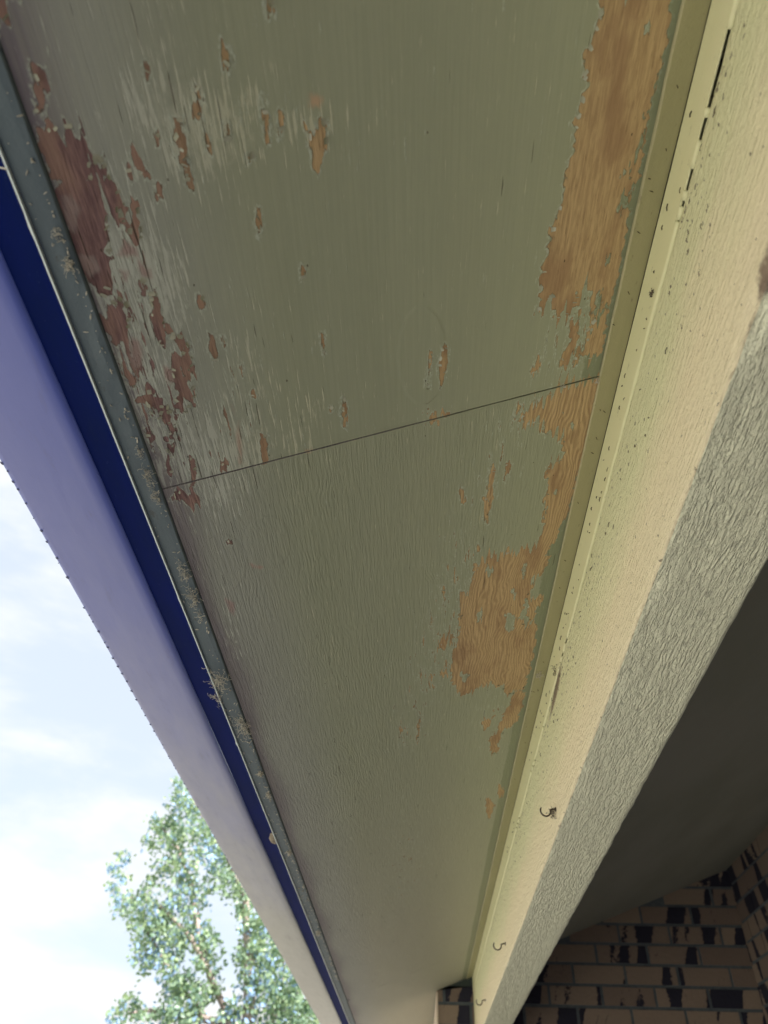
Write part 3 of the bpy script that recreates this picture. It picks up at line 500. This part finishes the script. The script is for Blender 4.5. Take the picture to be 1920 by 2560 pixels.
# crumbs and lint along fascia
b = MB()
for k in range(420):
    y = rd.uniform(.12, 2.6)**1.0; x = rd.choice([-.2362+rd.gauss(0, .0012), -.2362+rd.gauss(0, .0012), rd.uniform(-.252, -.236)]); r = rd.uniform(.0002, .0006)*(1+y*.4)
    c = Vector((x, y, .4712)); d = Vector((rd.gauss(0, 1), rd.gauss(0, 2), rd.gauss(0, .4))).normalized()*r*rd.uniform(1, 4)
    b.tube([c-d, c+d*.2, c+d], [r*.4, r, r*.4], 5)
o = b.build('corner_dust', mw, loc=(0, 0, H)); tag(o, 'pale dust and lint scattered along the fascia corner', 'dust', kind='stuff')
# twig over the navy shade band
b = MB(); b.tube([(-.2545, .2010, .4700), (-.262, .2000, .4712), (-.272, .1985, .4750), (-.284, .1960, .4800)], [.0006, .0005, .00045, .0003], 6)
b.tube([(-.272, .1985, .4750), (-.279, .2015, .4765)], [.0004, .0002], 5)
tag(b.build('twig', mw, loc=(0, 0, H), smooth=True), 'thin pale twig poking out over the navy shade band of the gutter', 'twig')
# mud nest
bm_v = []; bm_f = []; n1_, n2_ = 18, 12
for i in range(n2_+1):
    for j in range(n1_):
        th = math.pi*i/n2_; ph = 2*math.pi*j/n1_; d = Vector((math.sin(th)*math.cos(ph), math.sin(th)*math.sin(ph), math.cos(th)))
        r = .0085*(1+.16*nz(d.x*2.5, d.y*2.5, d.z*2.5)+.06*nz(d.x*8, d.y*8, d.z*8)); bm_v.append((d.x*r*1.1, d.y*r*2.4, d.z*r))
for i in range(n2_):
    for j in range(n1_): bm_f.append((i*n1_+j, i*n1_+(j+1) % n1_, (i+1)*n1_+(j+1) % n1_, (i+1)*n1_+j))
tag(link('mud_nest', bm_v, bm_f, simple('dry_mud', (.15, .12, .09), (.36, .31, .25), .95, (300, 300, 300), .0015), smooth=True, loc=(-.2625, 1.432, H+.4835)), 'small round brown mud nest tucked behind the white fascia edge', 'nest')

# ---------------------------------------------------------------- roof, ceiling
def zp(x): return .475+SL*(x+.232)
def slab(name, x0, x1, y0, y1, d0, d1, m, label=None, cat=None, kind=None):
    vs = [(x, y, zp(x)+d+H) for d in (d0, d1) for y in (y0, y1) for x in (x0, x1)]
    o = link(name, vs, [(0, 2, 3, 1), (4, 5, 7, 6), (0, 1, 5, 4), (2, 6, 7, 3), (0, 4, 6, 2), (1, 3, 7, 5)], m); tag(o, label, cat, None, kind); return o
slab('porch_ceiling', .3054, 1.289, -3, 3.42, 0., .012, simple('dark_ceiling_paint', (.26,.265,.225), (.30,.30,.265), .8, (5, 2, 5), .0006, .2), 'plain dark olive-brown porch ceiling between beam and brick walls', 'ceiling')
mr = simple('roof_shingle', (.10, .09, .08), (.2, .18, .16), .95, (40, 12, 40), .004)
slab('roof', -.262, 4.5, -3.2, 8, .10, .14, mr, 'dark shingled roof deck over the eave and porch', 'roof')

# ---------------------------------------------------------------- brick walls
def m_brick(g, bs, o):
    r = g.attr('rnd'); sx = g.n('ShaderNodeSeparateXYZ', i_Vector=o)
    seed = g.m('MULTIPLY', r, 37.)
    vec = g.n('ShaderNodeCombineXYZ', i_X=g.m('ADD', g.m('ADD', sx.outputs[0], sx.outputs[1]), g.m('MULTIPLY', sx.outputs[2], -.25)), i_Y=seed, i_Z=sx.outputs[2]).outputs[0]
    bl = g.noise(g.scale(vec, 12, 1, 1.6), 1, 1.2, .5, .1)
    rag = g.noise(vec, 90, 4, .7)
    dark = g.ramp(g.m('ADD', bl, g.m('MULTIPLY', g.m('SUBTRACT', rag, .5), .13)), .556, .574)
    ln = g.noise(g.scale(vec, 60, 1, 14), 1, 4, .65, 1.2)
    cr = g.ramp(ln, .64, .68)
    c = g.mix(r, (.17, .125, .11), (.29, .225, .18)); c = g.mix(g.m('MULTIPLY', rag, .5), c, (.15, .115, .10))
    c = g.mix(g.m('MULTIPLY', cr, .6), c, (.07, .05, .06)); c = g.mix(dark, c, (.012, .012, .03))
    g.put(bs.inputs['Base Color'], c); bs.inputs['Roughness'].default_value = .85
    bump(g, bs, g.m('ADD', rag, g.m('MULTIPLY', dark, -.3)), .002)
mb = mat('flashed_brick', m_brick)
mm = simple('grey_mortar', (.085, .105, .13), (.115, .135, .155), .95, (60, 60, 60), .002)
def wall(axis, a0, a1, face_, label, zoff=0., jo=.70):
    t = empty('brick_wall', (a0, face_, 0) if axis == 'x' else (face_, a0, 0)); ox, oy = t.location.x, t.location.y
    b = MB(); rd = random.Random(3 if axis == 'x' else 4); k0 = -32
    for k in range(k0, 12):
        z0 = .555+.0712*k+zoff; z1 = z0+.0712-.0115; z0 = max(z0, -1.74)
        st = jo+(.1 if k % 2 else 0.)
        i0 = math.floor((a0-st)/.2)
        i = i0
        while st+.2*i < a1:
            p0 = max(a0, st+.2*i+.0055); p1 = min(a1, st+.2*(i+1)-.0055); i += 1
            if p1-p0 < .015: continue
            zt = zp(max(p0, .0)) if axis == 'x' else zp(1.29)
            if z0 > zt+.03: continue
            if k < -14 and not (axis == 'x'): pass
            d = rd.uniform(-.0012, .0012); zz1 = min(z1, (zp(p1) if axis == 'x' else zp(1.29))+.05)
            if axis == 'x' and p1 < .205 and z1 > .62: continue
            if axis == 'x': b.box(p0-ox, p1-ox, d, .05, z0+H, zz1+H, rd.random())
            else: b.box(d, .05, p0-oy, p1-oy, z0+H, zz1+H, rd.random())
    b.build('bricks', mb, t, keepattr=True)
    if axis == 'x':
        a1 = 1.34
        vs = [(x-ox, y, z+H) for y in (.0045, .10) for x, z in ((a0+.003, -1.75), (a1, -1.75), (a1, zp(a1)-.0+.04), (a0+.003, zp(a0)+.04))]
    else: vs = [(x, y-oy, z+H) for x in (.0045, .10) for y, z in ((a0, -1.75), (a1, -1.75), (a1, zp(1.29)+.04), (a0, zp(1.29)+.04))]
    link('mortar', vs, [(0, 1, 2, 3), (7, 6, 5, 4), (0, 4, 5, 1), (1, 5, 6, 2), (2, 6, 7, 3), (3, 7, 4, 0)], mm, t)
    tag(t, label, 'brick wall'); return t
wall('x', .074, 1.296, 3.4, 'shaded end brick wall behind the beam, cut off by the sloping ceiling')
wall('y', -3., 3.46, 1.29, 'side brick wall meeting the end wall in the bottom right corner', .012, .63)
# outer side of the end wall, seen as a thin pale edge beside the eave
ms = simple('pale_side_paint', (.62, .52, .45), (.72, .62, .54), .7, (20, 20, 20), .0006)
b = MB(); b.box(.0700, .0765, 3.395, 7.5, -1.75+H, zp(.07)+H-.004); tag(b.build('corner_board', ms), 'thin pale pink corner board on the outer edge of the brick pier', 'corner board')
b = MB(); b.box(.0775, 3.2, 3.52, 7.5, 0, H+.58); tag(b.build('house_body', ms), 'house wall carrying on beyond the brick pier', 'house wall')
b = MB(); b.box(.075, 1.3, -3.15, -3.0, 0, H+.62); tag(b.build('light_blocking_wall', ms), 'unseen wall added behind the camera to keep light out', 'wall')  # added out of view to block light from the near end
# dark filler between pier and soffit
b = MB(); b.add([(.078, 3.398, .606+H), (.212, 3.398, .606+H), (.212, 3.398, zp(.212)+H-.001), (.078, 3.398, zp(.078)+H-.001), (.078, 3.404, .606+H), (.212, 3.404, .606+H), (.212, 3.404, zp(.212)+H-.001), (.078, 3.404, zp(.078)+H-.001)], [(0, 1, 2, 3), (7, 6, 5, 4), (0, 4, 5, 1), (1, 5, 6, 2), (2, 6, 7, 3), (3, 7, 4, 0)])
tag(b.build('filler_board', simple('dark_green_paint', (.03, .045, .05), (.05, .06, .055), .8)), 'dark wedge-shaped filler between brick pier and soffit', 'filler board')

# ---------------------------------------------------------------- tree
def m_leaf(g, bs, o):
    r = g.attr('rnd'); c = g.mix(g.ramp(r, .0, 1.), (.15,.24,.19), (.42,.52,.28)); c = g.mix(g.m('GREATER_THAN', r, .62), c, (.28,.42,.72))  # blue haze and fringing are put into the colour of some leaves
    g.put(bs.inputs['Base Color'], c); bs.inputs['Roughness'].default_value = .45
    tr = g.n('ShaderNodeBsdfTranslucent', i_Color=g.mix(.5, c, (.25, .40, .12))); mx = g.n('ShaderNodeMixShader'); mx.inputs[0].default_value = .4
    out = [q for q in g.nt.nodes if q.type == 'OUTPUT_MATERIAL'][0]
    g.nt.links.new(bs.outputs[0], mx.inputs[1]); g.nt.links.new(tr.outputs[0], mx.inputs[2]); g.nt.links.new(mx.outputs[0], out.inputs[0])
tx, ty = LIMBS[0][0][0], LIMBS[0][0][1]
t = empty('tree', (tx, ty, -.1)); tag(t, 'tall leafy tree with gaps of sky in its crown, beyond the gutter', 'tree')
mk = simple('pale_bark', (.26, .21, .20), (.40, .33, .31), .9, (9, 9, 3), .01)
b = MB(); r0 = .16
L0 = [(tx, ty, -1.85)]+LIMBS[0]
b.tube([(x-tx, y-ty, z+H+.1) for x, y, z in L0], [.2, .17, .14, .12, .10, .08, .06, .045, .03, .015][:len(L0)], 9); b.build('trunk', mk, t, smooth=True)
for l in LIMBS[1:]:
    b = MB(); n = len(l); b.tube([(x-tx+.03*nz(i*3., x), y-ty+.15*math.sin(i), z+H+.1) for i, (x, y, z) in enumerate(l)], [.075*(1-.8*i/(n-1)) for i in range(n)], 7); b.build('limb', mk, t, smooth=True)
lv = []; lf = []; la = []
rd = random.Random(21)
def leaf(c, s, col):
    d = Vector((rd.gauss(0, 1), rd.gauss(0, 1), rd.gauss(0, .8))).normalized(); e = d.orthogonal().normalized(); e = (Matrix.Rotation(rd.uniform(0, 6.28), 3, d) @ e)
    f_ = d.cross(e); k = len(lv)
    for a_, b_ in ((-1, 0), (-.25, .62), (.35, .5), (1, 0), (.35, -.5), (-.25, -.62)): lv.append(tuple(c+e*s*a_+f_*s*b_*.95+d*s*.12*(abs(b_)))); la.append(col)
    lf.append((k, k+1, k+2, k+3)); lf.append((k, k+3, k+4, k+5))
for (x, y, z, r) in CLUMPS:
    base = Vector((x-tx, y-ty, z+H+.1)); nsub = max(6, int(33*(r/.35)**1.8)); tone = rd.uniform(-.18, .18)
    for q in range(nsub):
        d = Vector((rd.gauss(0, 1), rd.gauss(0, 1.6), rd.gauss(0, 1))).normalized(); sc_ = base+Vector((d.x*r, d.y*r*1.8, d.z*r))*rd.random()**.45*1.02
        tn = tone+rd.uniform(-.15, .15)+(.14 if x < -5.2 else 0)
        for w_ in range(rd.randint(7, 12)):
            leaf(sc_+Vector((rd.gauss(0, .055), rd.gauss(0, .08), rd.gauss(0, .055))), rd.uniform(.034, .058), min(1, max(0, .42+tn+rd.gauss(0, .2))))
link('crown', lv, lf, mat('leaf', m_leaf), t, attrs={'rnd': la})
